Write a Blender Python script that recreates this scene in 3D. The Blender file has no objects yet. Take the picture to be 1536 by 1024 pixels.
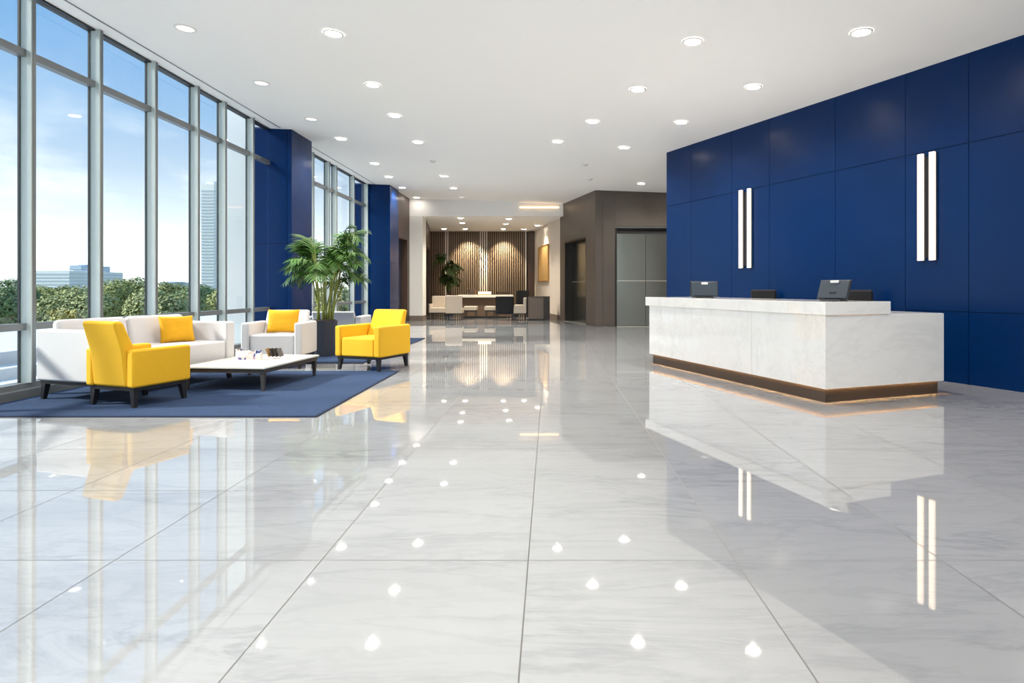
import bpy, bmesh, math, random
from mathutils import Vector, Matrix, noise as mnoise
random.seed(7)
S = bpy.context.scene
COL = S.collection
PI = math.pi
# ---------------------------------------------------------------- camera
EYE, F, PX, PY = 1.25, 900.0, 825.0, 432.0
def gnd(x, y, z=0.0):                       # a point of the floor seen at a pixel of the photograph
    Y = (EYE - z) * F / (y - PY)
    return Vector(((x - PX) / F * Y, Y, z))
def ceil_z(X): return 4.482 - 0.0345 * X    # underside of the gently sloping ceiling
TILT = math.atan(0.0345)
def onceil(x, y):
    Y = (4.482 - EYE) / ((PY - y) / F + 0.0345 * (x - PX) / F)
    X = (x - PX) / F * Y
    return Vector((X, Y, ceil_z(X)))

# ---------------------------------------------------------------- materials
def new_mat(name):
    m = bpy.data.materials.new(name); m.use_nodes = True
    nt = m.node_tree
    b = nt.nodes['Principled BSDF']
    return m, nt, b
def N(nt, t, **kw):
    n = nt.nodes.new(t)
    for k, v in kw.items(): setattr(n, k, v)
    return n
def srgb(r, g, b):
    f = lambda c: (c / 255 / 12.92) if c / 255 <= .04045 else ((c / 255 + .055) / 1.055) ** 2.4
    return (f(r), f(g), f(b), 1)
def mat(name, rgb, rough=.5, metal=0, ior=1.5, var=0.0, vscale=8, bump=0.0, bscale=60, emit=None, coat=0, sheen=0, stretch=(1, 1, 1)):
    m, nt, b = new_mat(name)
    c = srgb(*rgb)
    b.inputs['Base Color'].default_value = c
    b.inputs['Roughness'].default_value = rough
    b.inputs['Metallic'].default_value = metal
    b.inputs['IOR'].default_value = ior
    b.inputs['Coat Weight'].default_value = coat
    b.inputs['Sheen Weight'].default_value = sheen
    tc = N(nt, 'ShaderNodeTexCoord'); mp = N(nt, 'ShaderNodeMapping')
    mp.inputs['Scale'].default_value = stretch
    nt.links.new(tc.outputs['Object'], mp.inputs['Vector'])
    if var:
        n = N(nt, 'ShaderNodeTexNoise'); n.inputs['Scale'].default_value = vscale; n.inputs['Detail'].default_value = 5
        nt.links.new(mp.outputs['Vector'], n.inputs['Vector'])
        mx = N(nt, 'ShaderNodeMix', data_type='RGBA')
        mx.inputs['A'].default_value = tuple(x * (1 - var) for x in c[:3]) + (1,)
        mx.inputs['B'].default_value = tuple(min(1, x * (1 + var)) for x in c[:3]) + (1,)
        nt.links.new(n.outputs['Fac'], mx.inputs['Factor']); nt.links.new(mx.outputs['Result'], b.inputs['Base Color'])
    if bump:
        n2 = N(nt, 'ShaderNodeTexNoise'); n2.inputs['Scale'].default_value = bscale; n2.inputs['Detail'].default_value = 3
        nt.links.new(mp.outputs['Vector'], n2.inputs['Vector'])
        bp = N(nt, 'ShaderNodeBump'); bp.inputs['Strength'].default_value = bump; bp.inputs['Distance'].default_value = .01
        nt.links.new(n2.outputs['Fac'], bp.inputs['Height']); nt.links.new(bp.outputs['Normal'], b.inputs['Normal'])
    if emit:
        b.inputs['Emission Color'].default_value = srgb(*emit[0]); b.inputs['Emission Strength'].default_value = emit[1]
    return m

def math_node(nt, op, a, b=None, c=None):
    n = N(nt, 'ShaderNodeMath', operation=op)
    for i, v in enumerate((a, b, c)):
        if v is None: continue
        if isinstance(v, (int, float)): n.inputs[i].default_value = v
        else: nt.links.new(v, n.inputs[i])
    return n.outputs[0]

def marble(name, base, vein, rough, ior, tiles=False, angle=.6, scale=1.0, amount=1.0):
    m, nt, b = new_mat(name)
    tc = N(nt, 'ShaderNodeTexCoord')
    vec = tc.outputs['Object']
    if tiles:
        sx = N(nt, 'ShaderNodeSeparateXYZ'); nt.links.new(vec, sx.inputs[0])
        X, Y = sx.outputs['X'], sx.outputs['Y']
        TW, X0, Y0 = .95, -.10, 2.757
        u = math_node(nt, 'DIVIDE', math_node(nt, 'SUBTRACT', X, X0), TW)
        left = math_node(nt, 'LESS_THAN', u, -1.0)
        TL = math_node(nt, 'SUBTRACT', 1.9, math_node(nt, 'MULTIPLY', left, .95))
        v = math_node(nt, 'DIVIDE', math_node(nt, 'SUBTRACT', Y, Y0), TL)
        iu, iv = math_node(nt, 'FLOOR', u), math_node(nt, 'FLOOR', v)
        def edge(t, size):
            f = math_node(nt, 'FRACT', t)
            d = math_node(nt, 'MINIMUM', f, math_node(nt, 'SUBTRACT', 1.0, f))
            return math_node(nt, 'MULTIPLY', d, size)
        d = math_node(nt, 'MINIMUM', edge(u, TW), edge(v, TL))
        joint = math_node(nt, 'LESS_THAN', d, .003)
        cb = N(nt, 'ShaderNodeCombineXYZ')
        nt.links.new(math_node(nt, 'MULTIPLY', iu, 3.7), cb.inputs[0]); nt.links.new(math_node(nt, 'MULTIPLY', iv, 5.3), cb.inputs[1])
        nt.links.new(math_node(nt, 'ADD', math_node(nt, 'MULTIPLY', iu, 1.3), iv), cb.inputs[2])
        ad = N(nt, 'ShaderNodeVectorMath', operation='ADD')
        nt.links.new(vec, ad.inputs[0]); nt.links.new(cb.outputs[0], ad.inputs[1]); vec = ad.outputs[0]
        wn = N(nt, 'ShaderNodeTexWhiteNoise', noise_dimensions='3D'); nt.links.new(cb.outputs[0], wn.inputs['Vector'])
    mp = N(nt, 'ShaderNodeMapping'); mp.inputs['Rotation'].default_value = (angle if not tiles else 0, .3 if not tiles else 0, angle)
    mp.inputs['Scale'].default_value = (.55 * scale, 2.2 * scale, 1.3 * scale)
    nt.links.new(vec, mp.inputs['Vector'])
    def veins(sc, dist, width, det=9):
        n = N(nt, 'ShaderNodeTexNoise'); n.inputs['Scale'].default_value = sc; n.inputs['Detail'].default_value = det
        n.inputs['Roughness'].default_value = .62; n.inputs['Distortion'].default_value = dist
        nt.links.new(mp.outputs[0], n.inputs['Vector'])
        a = math_node(nt, 'ABSOLUTE', math_node(nt, 'SUBTRACT', n.outputs['Fac'], .5))
        return math_node(nt, 'SUBTRACT', 1.0, math_node(nt, 'MINIMUM', math_node(nt, 'DIVIDE', a, width), 1.0))
    v1 = veins(1.1, .9, .035); v2 = veins(2.6, .5, .05)
    cl = N(nt, 'ShaderNodeTexNoise'); cl.inputs['Scale'].default_value = .9; cl.inputs['Detail'].default_value = 6
    nt.links.new(mp.outputs[0], cl.inputs['Vector'])
    mod = math_node(nt, 'MULTIPLY', math_node(nt, 'POWER', cl.outputs['Fac'], 2.0), 2.2)
    tot = math_node(nt, 'MULTIPLY', math_node(nt, 'ADD', math_node(nt, 'MULTIPLY', v1, .55), math_node(nt, 'MULTIPLY', v2, .35)), mod)
    tot = math_node(nt, 'ADD', tot, math_node(nt, 'MULTIPLY', math_node(nt, 'SUBTRACT', cl.outputs['Fac'], .4), .35))
    tot = math_node(nt, 'MULTIPLY', tot, amount)
    tot = math_node(nt, 'MINIMUM', math_node(nt, 'MAXIMUM', tot, 0.0), 1.0)
    mx = N(nt, 'ShaderNodeMix', data_type='RGBA')
    mx.inputs['A'].default_value = srgb(*base); mx.inputs['B'].default_value = srgb(*vein)
    nt.links.new(tot, mx.inputs['Factor']); out = mx.outputs['Result']
    b.inputs['Roughness'].default_value = rough
    if tiles:
        br = N(nt, 'ShaderNodeHueSaturation')
        nt.links.new(math_node(nt, 'ADD', .96, math_node(nt, 'MULTIPLY', wn.outputs['Value'], .06)), br.inputs['Value'])
        nt.links.new(out, br.inputs['Color']); out = br.outputs[0]
        mj = N(nt, 'ShaderNodeMix', data_type='RGBA'); mj.inputs['B'].default_value = srgb(52, 51, 50)
        nt.links.new(joint, mj.inputs['Factor']); nt.links.new(out, mj.inputs['A']); out = mj.outputs['Result']
        nt.links.new(math_node(nt, 'ADD', rough, math_node(nt, 'MULTIPLY', joint, .5)), b.inputs['Roughness'])
    nt.links.new(out, b.inputs['Base Color'])
    b.inputs['IOR'].default_value = ior
    return m

def glass_mat():
    m = bpy.data.materials.new('window_glass'); m.use_nodes = True
    nt = m.node_tree; nt.nodes.clear()
    o = N(nt, 'ShaderNodeOutputMaterial'); tr = N(nt, 'ShaderNodeBsdfTransparent'); gl = N(nt, 'ShaderNodeBsdfGlossy')
    tr.inputs[0].default_value = (.93, .965, .96, 1); gl.inputs['Roughness'].default_value = .01
    fr = N(nt, 'ShaderNodeLayerWeight'); fr.inputs[0].default_value = .5
    mx = N(nt, 'ShaderNodeMixShader')
    nt.links.new(math_node(nt, 'MULTIPLY_ADD', math_node(nt, 'POWER', fr.outputs['Facing'], 5.0), .7, .025), mx.inputs[0]); nt.links.new(tr.outputs[0], mx.inputs[1]); nt.links.new(gl.outputs[0], mx.inputs[2])
    nt.links.new(mx.outputs[0], o.inputs[0])
    return m

M = dict(
    floor=marble('polished_marble_tiles', (149, 151, 154), (80, 85, 95), .02, 2.3, tiles=True, angle=.45, amount=.42),
    desk=marble('white_desk_marble', (240, 239, 237), (170, 168, 166), .06, 1.75, angle=.75, scale=1.1, amount=.3),
    ceiling=mat('ceiling_paint', (244, 243, 241), .75, bump=.02, bscale=200),
    white_wall=mat('white_wall_paint', (228, 226, 222), .7, bump=.02, bscale=150),
    cream_wall=mat('cream_wall_paint', (220, 212, 202), .7, bump=.02, bscale=150),
    navy=mat('navy_satin_panel', (1, 37, 84), .26, 0, 1.27, var=.08, vscale=2.5, bump=.03, bscale=180),
    groove=mat('dark_joint', (12, 16, 28), .7, var=.1),
    stone=mat('brown_stone_panel', (88, 79, 72), .42, var=.16, vscale=3, bump=.02, bscale=90),
    bronze=mat('dark_bronze_metal', (52, 48, 46), .4, .6, var=.1),
    walnut=mat('dark_walnut_panel', (74, 55, 44), .45, var=.25, vscale=4, stretch=(6, 6, .5)),
    slat=mat('wood_slat', (134, 116, 98), .5, var=.2, vscale=5, stretch=(8, 8, .4)),
    slat_pale=mat('pale_slat', (226, 218, 206), .4, var=.05),
    slat_back=mat('slat_backing', (46, 38, 32), .6, var=.2),
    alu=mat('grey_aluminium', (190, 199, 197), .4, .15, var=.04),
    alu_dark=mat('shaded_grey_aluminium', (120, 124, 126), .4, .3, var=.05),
    gasket=mat('black_gasket', (28, 32, 38), .5, var=.1),
    steel=mat('brushed_steel', (158, 164, 161), .24, 1.0, var=.06, vscale=30, stretch=(.3, .3, 12)),
    steel_bright=mat('bright_steel', (215, 213, 205), .25, .8, var=.03),
    glass=glass_mat(),
    fabric_white=mat('white_upholstery', (203, 202, 204), .85, var=.03, vscale=40, bump=.12, bscale=420),
    fabric_yellow=mat('yellow_upholstery', (226, 174, 26), .85, var=.05, vscale=60, bump=.14, bscale=420),
    cushion_yellow=mat('yellow_cushion_cloth', (220, 162, 12), .85, var=.06, vscale=30, bump=.2, bscale=300),
    black_wood=mat('black_lacquered_wood', (26, 26, 30), .4, var=.15, vscale=20),
    table_top=mat('white_table_laminate', (218, 217, 209), .3, var=.02),
    table_frame=mat('charcoal_table_frame', (72, 70, 70), .45, .3, var=.08),
    rug=mat('navy_rug_pile', (22, 52, 90), .95, var=.55, vscale=38, bump=.9, bscale=180),
    rug_edge=mat('dark_rug_binding', (22, 34, 62), .9, var=.1),
    pot=mat('charcoal_planter', (50, 55, 66), .42, var=.08, vscale=12),
    soil=mat('potting_soil', (48, 36, 28), .95, var=.4, vscale=60, bump=.8, bscale=60),
    cane=mat('palm_cane', (130, 140, 62), .5, var=.3, vscale=14, stretch=(1, 1, 3)),
    frond=mat('palm_leaf', (62, 104, 34), .6, var=.4, vscale=5),
    dark_leaf=mat('dark_indoor_leaf', (62, 84, 34), .45, var=.35, vscale=6),
    tree_a=mat('tree_leaf_olive', (142, 150, 92), .8, var=.3, vscale=.8),  # leaf colours here and below lightened to carry distance haze
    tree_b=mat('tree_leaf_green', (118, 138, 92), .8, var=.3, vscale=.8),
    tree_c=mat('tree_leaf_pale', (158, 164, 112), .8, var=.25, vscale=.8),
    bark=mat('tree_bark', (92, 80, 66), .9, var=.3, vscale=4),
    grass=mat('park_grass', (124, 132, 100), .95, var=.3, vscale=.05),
    concrete=mat('pale_concrete', (222, 224, 222), .8, var=.05, vscale=1.5),
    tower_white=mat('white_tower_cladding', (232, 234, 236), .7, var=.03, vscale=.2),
    tower_blue=mat('hazed_blue_cladding', (176, 198, 222), .5, var=.05, vscale=.1),  # distance haze put into the pale tower and window band colours
    tower_glass=mat('hazed_window_band', (196, 208, 220), .3, var=.08, vscale=.3),
    terrace=mat('terrace_white', (200, 206, 216), .8, var=.03),
    lens=mat('downlight_lens', (255, 250, 240), .5, emit=((255, 246, 232), 14)),
    lens_dim=mat('downlight_lens_soft', (250, 244, 238), .5, emit=((255, 240, 228), .4)),
    ring=mat('downlight_trim', (235, 233, 230), .5, var=.01),
    bar=mat('sconce_diffuser', (255, 240, 222), .5, emit=((255, 226, 198), .42)),
    led=mat('warm_led', (255, 220, 170), .5, emit=((255, 190, 110), 22)),
    cove=mat('cove_led', (255, 225, 185), .5, emit=((255, 205, 150), 1.0)),
    lamp_glow=mat('lamp_shade_glow', (255, 225, 170), .5, emit=((255, 205, 130), 1.4)),
    plinth=mat('dark_plinth', (58, 54, 52), .45, .2, var=.1),
    device=mat('grey_device_shell', (58, 68, 78), .35, .2, var=.05),
    device_edge=mat('dark_device_edge', (40, 44, 50), .4, .2, var=.05),
    screen=mat('screen_glass', (16, 18, 22), .1, var=.05),
    silver=mat('silver_plastic', (206, 210, 214), .3, .4, var=.03),
    black_fabric=mat('black_mesh_fabric', (16, 17, 22), .8, var=.2, vscale=60, bump=.2, bscale=300),
    paper_white=mat('white_glossy_paper', (240, 238, 236), .35, var=.03),
    paper_dark=mat('black_glossy_paper', (34, 31, 32), .3, var=.2),
    paper_grey=mat('slate_glossy_paper', (84, 86, 94), .3, var=.1),
    paper_tan=mat('tan_glossy_paper', (156, 120, 78), .35, var=.15),
    canvas=mat('ochre_canvas', (196, 158, 96), .8, var=.1, vscale=6, bump=.2, bscale=120),
    gold=mat('brass_frame', (186, 148, 92), .35, .6, var=.05),
    cream=mat('cream_leather', (196, 184, 168), .6, var=.04, bump=.05),
    brown_fabric=mat('brown_upholstery', (96, 78, 64), .85, var=.15, bump=.1, bscale=300),
    taupe=mat('taupe_cabinet_laminate', (116, 104, 94), .5, var=.06, vscale=3),
    door_dark=mat('black_opening', (18, 17, 18), .6, var=.1),
    navy_door=mat('slate_navy_door', (38, 46, 66), .4, var=.06),
)
def patterned():
    m, nt, b = new_mat('floral_print_paper')
    tc = N(nt, 'ShaderNodeTexCoord'); v = N(nt, 'ShaderNodeTexVoronoi'); v.inputs['Scale'].default_value = 26
    r = N(nt, 'ShaderNodeValToRGB'); r.color_ramp.interpolation = 'CONSTANT'
    cols = [(0, (238, 234, 232)), (.42, (206, 184, 180)), (.55, (238, 234, 232)), (.68, (58, 72, 130)), (.8, (150, 120, 150)), (.9, (240, 238, 236))]
    e = r.color_ramp.elements
    while len(e) < len(cols): e.new(.5)
    for el, (p, c) in zip(e, cols): el.position = p; el.color = srgb(*c)
    nt.links.new(tc.outputs['Object'], v.inputs['Vector']); nt.links.new(v.outputs['Color'], r.inputs[0]); nt.links.new(r.outputs[0], b.inputs['Base Color'])
    b.inputs['Roughness'].default_value = .3
    return m
M['print'] = patterned()

# ---------------------------------------------------------------- mesh helpers
def box(bm, x0, x1, y0, y1, z0, z1, mi=0, mx=None):
    vs = [bm.verts.new((x, y, z)) for z in (z0, z1) for (x, y) in ((x0, y0), (x1, y0), (x1, y1), (x0, y1))]
    if mx is not None:
        for v in vs: v.co = mx @ v.co
    fs = [(3, 2, 1, 0), (4, 5, 6, 7), (0, 1, 5, 4), (1, 2, 6, 5), (2, 3, 7, 6), (3, 0, 4, 7)]
    for f in fs: bm.faces.new([vs[i] for i in f]).material_index = mi
def prism(bm, pts, z0, z1, mi=0):
    n = len(pts)
    a = [bm.verts.new((p[0], p[1], z0(p[0]) if callable(z0) else z0)) for p in pts]
    b = [bm.verts.new((p[0], p[1], z1(p[0]) if callable(z1) else z1)) for p in pts]
    bm.faces.new(a[::-1]).material_index = mi; bm.faces.new(b).material_index = mi
    for i in range(n):
        bm.faces.new([a[i], a[(i + 1) % n], b[(i + 1) % n], b[i]]).material_index = mi
def cyl(bm, c, r, z0, z1, seg=24, r2=None, mi=0, rot=0):
    r2 = r if r2 is None else r2
    pa = [bm.verts.new((c[0] + r * math.cos(2 * PI * i / seg + rot), c[1] + r * math.sin(2 * PI * i / seg + rot), z0)) for i in range(seg)]
    pb = [bm.verts.new((c[0] + r2 * math.cos(2 * PI * i / seg + rot), c[1] + r2 * math.sin(2 * PI * i / seg + rot), z1)) for i in range(seg)]
    bm.faces.new(pa[::-1]).material_index = mi; bm.faces.new(pb).material_index = mi
    for i in range(seg):
        bm.faces.new([pa[i], pa[(i + 1) % seg], pb[(i + 1) % seg], pb[i]]).material_index = mi
def tube(bm, pts, r0, r1, seg=6, mi=0):
    rings = []
    n = len(pts)
    for i, p in enumerate(pts):
        t = (Vector(pts[min(i + 1, n - 1)]) - Vector(pts[max(i - 1, 0)])).normalized()
        a = t.orthogonal().normalized(); b = t.cross(a)
        r = r0 + (r1 - r0) * i / (n - 1)
        rings.append([bm.verts.new(Vector(p) + (a * math.cos(2 * PI * k / seg) + b * math.sin(2 * PI * k / seg)) * r) for k in range(seg)])
    for i in range(n - 1):
        # align rings by nearest start
        best = min(range(seg), key=lambda o: (rings[i][0].co - rings[i + 1][o].co).length)
        rings[i + 1] = rings[i + 1][best:] + rings[i + 1][:best]
        for k in range(seg):
            try: bm.faces.new([rings[i][k], rings[i][(k + 1) % seg], rings[i + 1][(k + 1) % seg], rings[i + 1][k]]).material_index = mi
            except ValueError: pass
    bm.faces.new(rings[0][::-1]); bm.faces.new(rings[-1])
def obj(name, bm, mats, parent=None, bevel=0, seg=3, smooth=False):
    me = bpy.data.meshes.new(name)
    bmesh.ops.recalc_face_normals(bm, faces=bm.faces[:])
    bm.to_mesh(me); bm.free()
    for m in (mats if isinstance(mats, (list, tuple)) else [mats]): me.materials.append(m)
    o = bpy.data.objects.new(name, me); COL.objects.link(o)
    if parent: o.parent = parent
    if bevel:
        md = o.modifiers.new('round_edges', 'BEVEL'); md.width = bevel; md.segments = seg; md.limit_method = 'ANGLE'; md.angle_limit = math.radians(30)
        md.harden_normals = True; smooth = True
    if smooth:
        for p in me.polygons: p.use_smooth = True
    return o
def B(): return bmesh.new()
def bx(name, dims, m, parent=None, bevel=0, **k):
    bm = B(); box(bm, *dims); return obj(name, bm, m, parent, bevel, **k)
def empty(name, loc=(0, 0, 0), rz=0):
    o = bpy.data.objects.new(name, None); COL.objects.link(o); o.location = loc; o.rotation_euler = (0, 0, rz); o.empty_display_size = .2
    return o
def tag(o, label, cat, group=None):
    o['label'] = label; o['category'] = cat
    if group: o['group'] = group
    return o
def thing(name, label, cat, loc=(0, 0, 0), rz=0, group=None): return tag(empty(name, loc, rz), label, cat, group)
def struct(o): o['kind'] = 'structure'; return o
def dup(root, loc, rz=None, label=None):
    r = root.copy(); COL.objects.link(r); r.location = loc
    if rz is not None: r.rotation_euler = (r.rotation_euler[0], r.rotation_euler[1], rz)
    if label: r['label'] = label
    for ch in list(root.children):
        c = ch.copy(); COL.objects.link(c); c.parent = r
        for g in list(ch.children):
            d = g.copy(); COL.objects.link(d); d.parent = c
    return r

# ================================================================ SETTING
XW = -6.04                                   # plane of the window wall
struct(bx('floor', (-6.35, 9.0, -6.2, 30.2, -.25, 0), M['floor']))
# --- ceiling: sloping slab
bm = B(); prism(bm, [(-6.15, -6.2), (9.0, -6.2), (9.0, 22.9), (-6.15, 22.9)], ceil_z, lambda x: ceil_z(x) + .3)
struct(obj('ceiling', bm, M['ceiling']))
struct(bx('ceiling_lounge', (-7.2, 1.4, 22.9, 30.2, 4.0, 4.9), M['ceiling']))
# thin dark slot lines in the ceiling along the glass
def slot(n, y0, y1):
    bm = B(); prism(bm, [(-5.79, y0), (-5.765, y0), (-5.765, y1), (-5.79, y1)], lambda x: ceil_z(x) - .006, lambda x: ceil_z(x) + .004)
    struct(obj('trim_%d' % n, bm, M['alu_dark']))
slot(1, -6, 12.86); slot(2, 14.15, 19.75)

# --- window walls
def window(n, y0, y1, mulls, z_head=4.685):
    w = struct(empty('window_%d' % n, (XW, y0, 0)))
    def part(name, dims, m, bevel=0):
        x0, x1, a, b, z0, z1 = dims
        return bx(name, (x0 - XW, x1 - XW, a - y0, b - y0, z0, z1), m, w, bevel)
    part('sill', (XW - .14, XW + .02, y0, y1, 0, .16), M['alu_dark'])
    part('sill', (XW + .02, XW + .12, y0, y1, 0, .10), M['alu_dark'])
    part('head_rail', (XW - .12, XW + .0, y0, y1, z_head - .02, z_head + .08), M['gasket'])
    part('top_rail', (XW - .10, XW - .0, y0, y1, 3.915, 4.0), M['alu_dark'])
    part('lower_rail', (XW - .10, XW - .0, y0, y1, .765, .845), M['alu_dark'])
    for yc in mulls:
        m = part('mullion', (XW - .08, XW + .055, yc - .03, yc + .03, .16, z_head), M['alu'])
        g = bx('gasket', (XW - .09 - XW, XW - .065 - XW, yc - .045 - y0, yc + .045 - y0, .16, z_head), M['gasket'], m)
        shade_strip = bx('gasket', (.055, .06, yc - .012 - y0, yc + .032 - y0, .16, z_head), M['alu_dark'], m)  # dark strip paints backlit shade onto the mullion's inner face
    e = [y0] + list(mulls) + [y1]
    for a, b in zip(e, e[1:]):
        if b - a < .1: continue
        part('glass_pane', (XW - .052, XW - .044, a + .02, b - .02, .16, z_head - .02), M['glass'])
    return w
window(1, -6.0, 12.95, [-5.0, -3.9, -2.8, -1.7, -.6, .5, 1.6, 2.7, 3.8, 4.85, 5.9, 6.95, 8.0, 9.12, 10.22, 11.08, 12.12])
window(2, 14.05, 19.85, [15.2, 16.3, 16.85, 18.35, 19.72])
# wall strip above the glass and solid strip behind the columns
bm = B(); box(bm, -6.30, -6.151, -6.2, 22.9, 4.77, 4.98); struct(obj('wall_left_head', bm, M['white_wall']))
# glazed entrance behind the camera, daylight comes in here too
w3 = struct(empty('window_3', (0, -6.0, 0)))
bx('sill', (-6.3, 8.6, -.12, .02, 0, .14), M['alu_dark'], w3)
bx('head_rail', (-6.3, 8.6, -.12, .02, 4.2, 4.9), M['alu_dark'], w3)
bx('transom', (-6.3, 8.6, -.1, 0, 2.9, 2.98), M['alu_dark'], w3)
for i in range(10):
    x = -6.15 + i * 1.6
    bx('mullion', (x - .03, x + .03, -.1, .04, .14, 4.2), M['alu'], w3)
    if i < 9: bx('glass_pane', (x + .03, x + 1.57, -.05, -.042, .14, 4.2), M['glass'], w3)

# --- navy columns
def column(n, x0, x1, y0, y1, seam_z, seam_x):
    top = lambda x: ceil_z(x) + .02
    c = struct(empty('column_%d' % n, (0, 0, 0)))
    bm = B(); prism(bm, [(x0, y0 + .012), (x1 - .012, y0 + .012), (x1 - .012, y1), (x0, y1)], 0, top); obj('core', bm, M['groove'], c)
    bm = B()
    g = .004
    for xa, xb in ((x0, seam_x - g), (seam_x + g, x1)):
        for za, zb in ((.02, seam_z - g), (seam_z + g, top)):
            prism(bm, [(xa, y0), (xb, y0), (xb, y0 + .012), (xa, y0 + .012)], za, zb)
    for za, zb in ((.02, seam_z - g), (seam_z + g, top)):
        prism(bm, [(x1 - .012, y0 + .012), (x1, y0 + .012), (x1, y1), (x1 - .012, y1)], za, zb)
    obj('panelling', bm, M['navy'], c)
column(1, -6.5, -5.575, 12.95, 14.04, 2.21, -5.68)
column(2, -6.5, -5.29, 19.85, 20.97, 2.1, -5.45)

# --- navy panelled wall behind the desk
W0, W1 = Vector((2.70, 13.91)), Vector((5.68, 7.19))
wd = (W1 - W0); WL = wd.length; wd.normalize(); wn = Vector((wd.y, -wd.x))   # wn points into the room
if wn.x > 0: wn = -wn
def wall_u(px):
    r = (px - PX) / F
    return (13.91 * r - 2.70) / (2.98 + 6.72 * r) * WL
def wpt(s, off=0): p = W0 + wd * s + wn * off; return (p.x, p.y)
WEND = 12.6
seams = [0] + [wall_u(p) for p in (1037, 1097.6, 1154, 1253, 1358, 1453)]
while seams[-1] + 1.1 < WEND: seams.append(seams[-1] + 1.1)
seams.append(WEND)
wr = struct(empty('wall_right'))
bm = B(); prism(bm, [wpt(.0, -.02), wpt(WEND, -.02), wpt(WEND, -.35), wpt(0, -.35)], 0, lambda x: ceil_z(x) + .05); obj('wall_backing', bm, M['groove'], wr)
bm = B(); g = .004
zs = [(0.0, .94 - g), (.94 + g, 3.135 - g), (3.135 + g, lambda x: ceil_z(x) + .05)]
for a, b in zip(seams, seams[1:]):
    for z0, z1 in zs:
        prism(bm, [wpt(a + g, 0), wpt(b - g, 0), wpt(b - g, -.02), wpt(a + g, -.02)], z0, z1)
obj('panelling', bm, M['navy'], wr)
e = wpt(WEND)
struct(bx('wall_right_rear', (e[0] - .05, e[0] + .3, -6.2, e[1] + .1, 0, 4.9), M['white_wall']))
e0 = wpt(0, -.35)
struct(bx('wall_right_end', (2.95, 4.8, 14.02, 14.3, 0, 4.9), M['white_wall']))  # unseen closing wall, made white so the lift door reflects it brightly
struct(bx('wall_right_return', (4.5, 4.8, 14.3, 19.6, 0, 4.9), M['stone']))

# --- lift block (brown stone) with two steel doors
C0 = Vector((1.47, 19.5)); C1 = Vector((.39, 23.3))
ld = (C1 - C0).normalized(); ln = Vector((-ld.y, ld.x)); ln = ln if ln.x < 0 else -ln
def xat(px, Y): return (px - PX) / F * Y
wl = struct(empty('wall_far_right'))
ex0, ex1 = xat(922.5, 19.5), xat(1033, 19.5); ez = EYE + (PY - 341) / F * 19.5
top = lambda x: ceil_z(x) + .05
bm = B()
hs = EYE + (PY - 340) / F * 19.5
def front(xa, xb, za, zb): prism(bm, [(xa, 19.5), (xb, 19.5), (xb, 19.8), (xa, 19.8)], za, zb)
g = .005
s1, s2 = xat(904, 19.5), xat(923, 19.5)
front(1.47, s1 - g, 0, top); front(s1 + g, ex0, 0, top)
front(ex0 + g, ex1, hs + .012, top); front(ex1, 5.2, 0, top)
obj('stone_front', bm, M['stone'], wl)
bm = B(); front(1.6, 5.2, hs + .03, 4.4); bmesh.ops.translate(bm, verts=bm.verts[:], vec=(0, .02, 0)); box(bm, s1 - .03, s1 + .03, 19.515, 19.7, 0, 4.4)
obj('wall_backing', bm, M['taupe'], wl)
# angled side face
def lpt(s, off=0): p = C0 + ld * s + ln * off; return (p.x, p.y)
LL = (C1 - C0).length
def lu(px):                                   # distance along the angled face seen at a pixel
    r = (px - PX) / F
    return (C0.x - r * C0.y) / (r * ld.y - ld.x)
d0, d1 = lu(879), lu(847)
dz = 3.0
bm = B()
def side(a, b, za, zb, o0=0, o1=-.3): prism(bm, [lpt(a, o0), lpt(b, o0), lpt(b, o1), lpt(a, o1)], za, zb)
side(0, d0, 0, top); side(d1, LL, 0, top); side(d0, d1, dz, top)
prism(bm, [lpt(LL, 0), (C1.x + .9, C1.y + .2), (C1.x + .9, C1.y), lpt(LL - .3, -.3)], 0, top)
obj('stone_side', bm, M['stone'], wl)

d = struct(empty('door_1', (ex0, 19.5, 0)))
W = ex1 - ex0
bm = B(); box(bm, 0, .06, -.008, .14, 0, ez - 0); box(bm, W - .06, W, -.008, .14, 0, ez); box(bm, 0.06, W - .06, -.008, .14, ez - .05, ez)
obj('door_frame', bm, M['bronze'], d)
bx('header', (.06, W - .06, .08, .16, ez - .19, ez - .05), M['door_dark'], d)
mid = xat(969.5, 19.5) - ex0
for a, b in ((.075, mid - .006), (mid + .006, W - .07)):
    lf = bx('door_leaf', (a, b, .12, .15, .03, ez - .18), M['steel'], d)
    bx('bright_strip', (a, b, .112, .12, 1.475, 1.505), M['steel_bright'], lf)
bx('door_backing', (.02, W - .02, .16, .2, 0, ez - .02), M['door_dark'], d)
bx('threshold', (.06, W - .06, -.02, .12, 0, .02), M['steel_bright'], d)
ang = math.atan2(ld.y, ld.x)
d = struct(empty('door_2', (C0.x, C0.y, 0), ang))     # local x runs along the angled face, -y... into the block
sgn = -1                                               # local -y = inside the block
bm = B(); box(bm, d1 - .05, d1 - .005, -.42, 0.0, 0, dz); box(bm, d0 + .005, d1 - .05, -.42, .0, dz - .06, dz); box(bm, d0 + .005, d0 + .03, -.42, .0, 0, dz)
obj('door_frame', bm, M['bronze'], d)
dm = d0 + (d1 - d0) * .52
for a, b in ((d0 + .03, dm - .006), (dm + .006, d1 - .05)):
    lf = bx('door_leaf', (a, b, -.3, -.27, .03, dz - .07), M['steel'], d)
    bx('bright_strip', (a, b, -.27, -.262, 1.46, 1.5), M['steel_bright'], lf)
bx('door_backing', (d0, d1, -.46, -.42, 0, dz), M['door_dark'], d)
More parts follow.
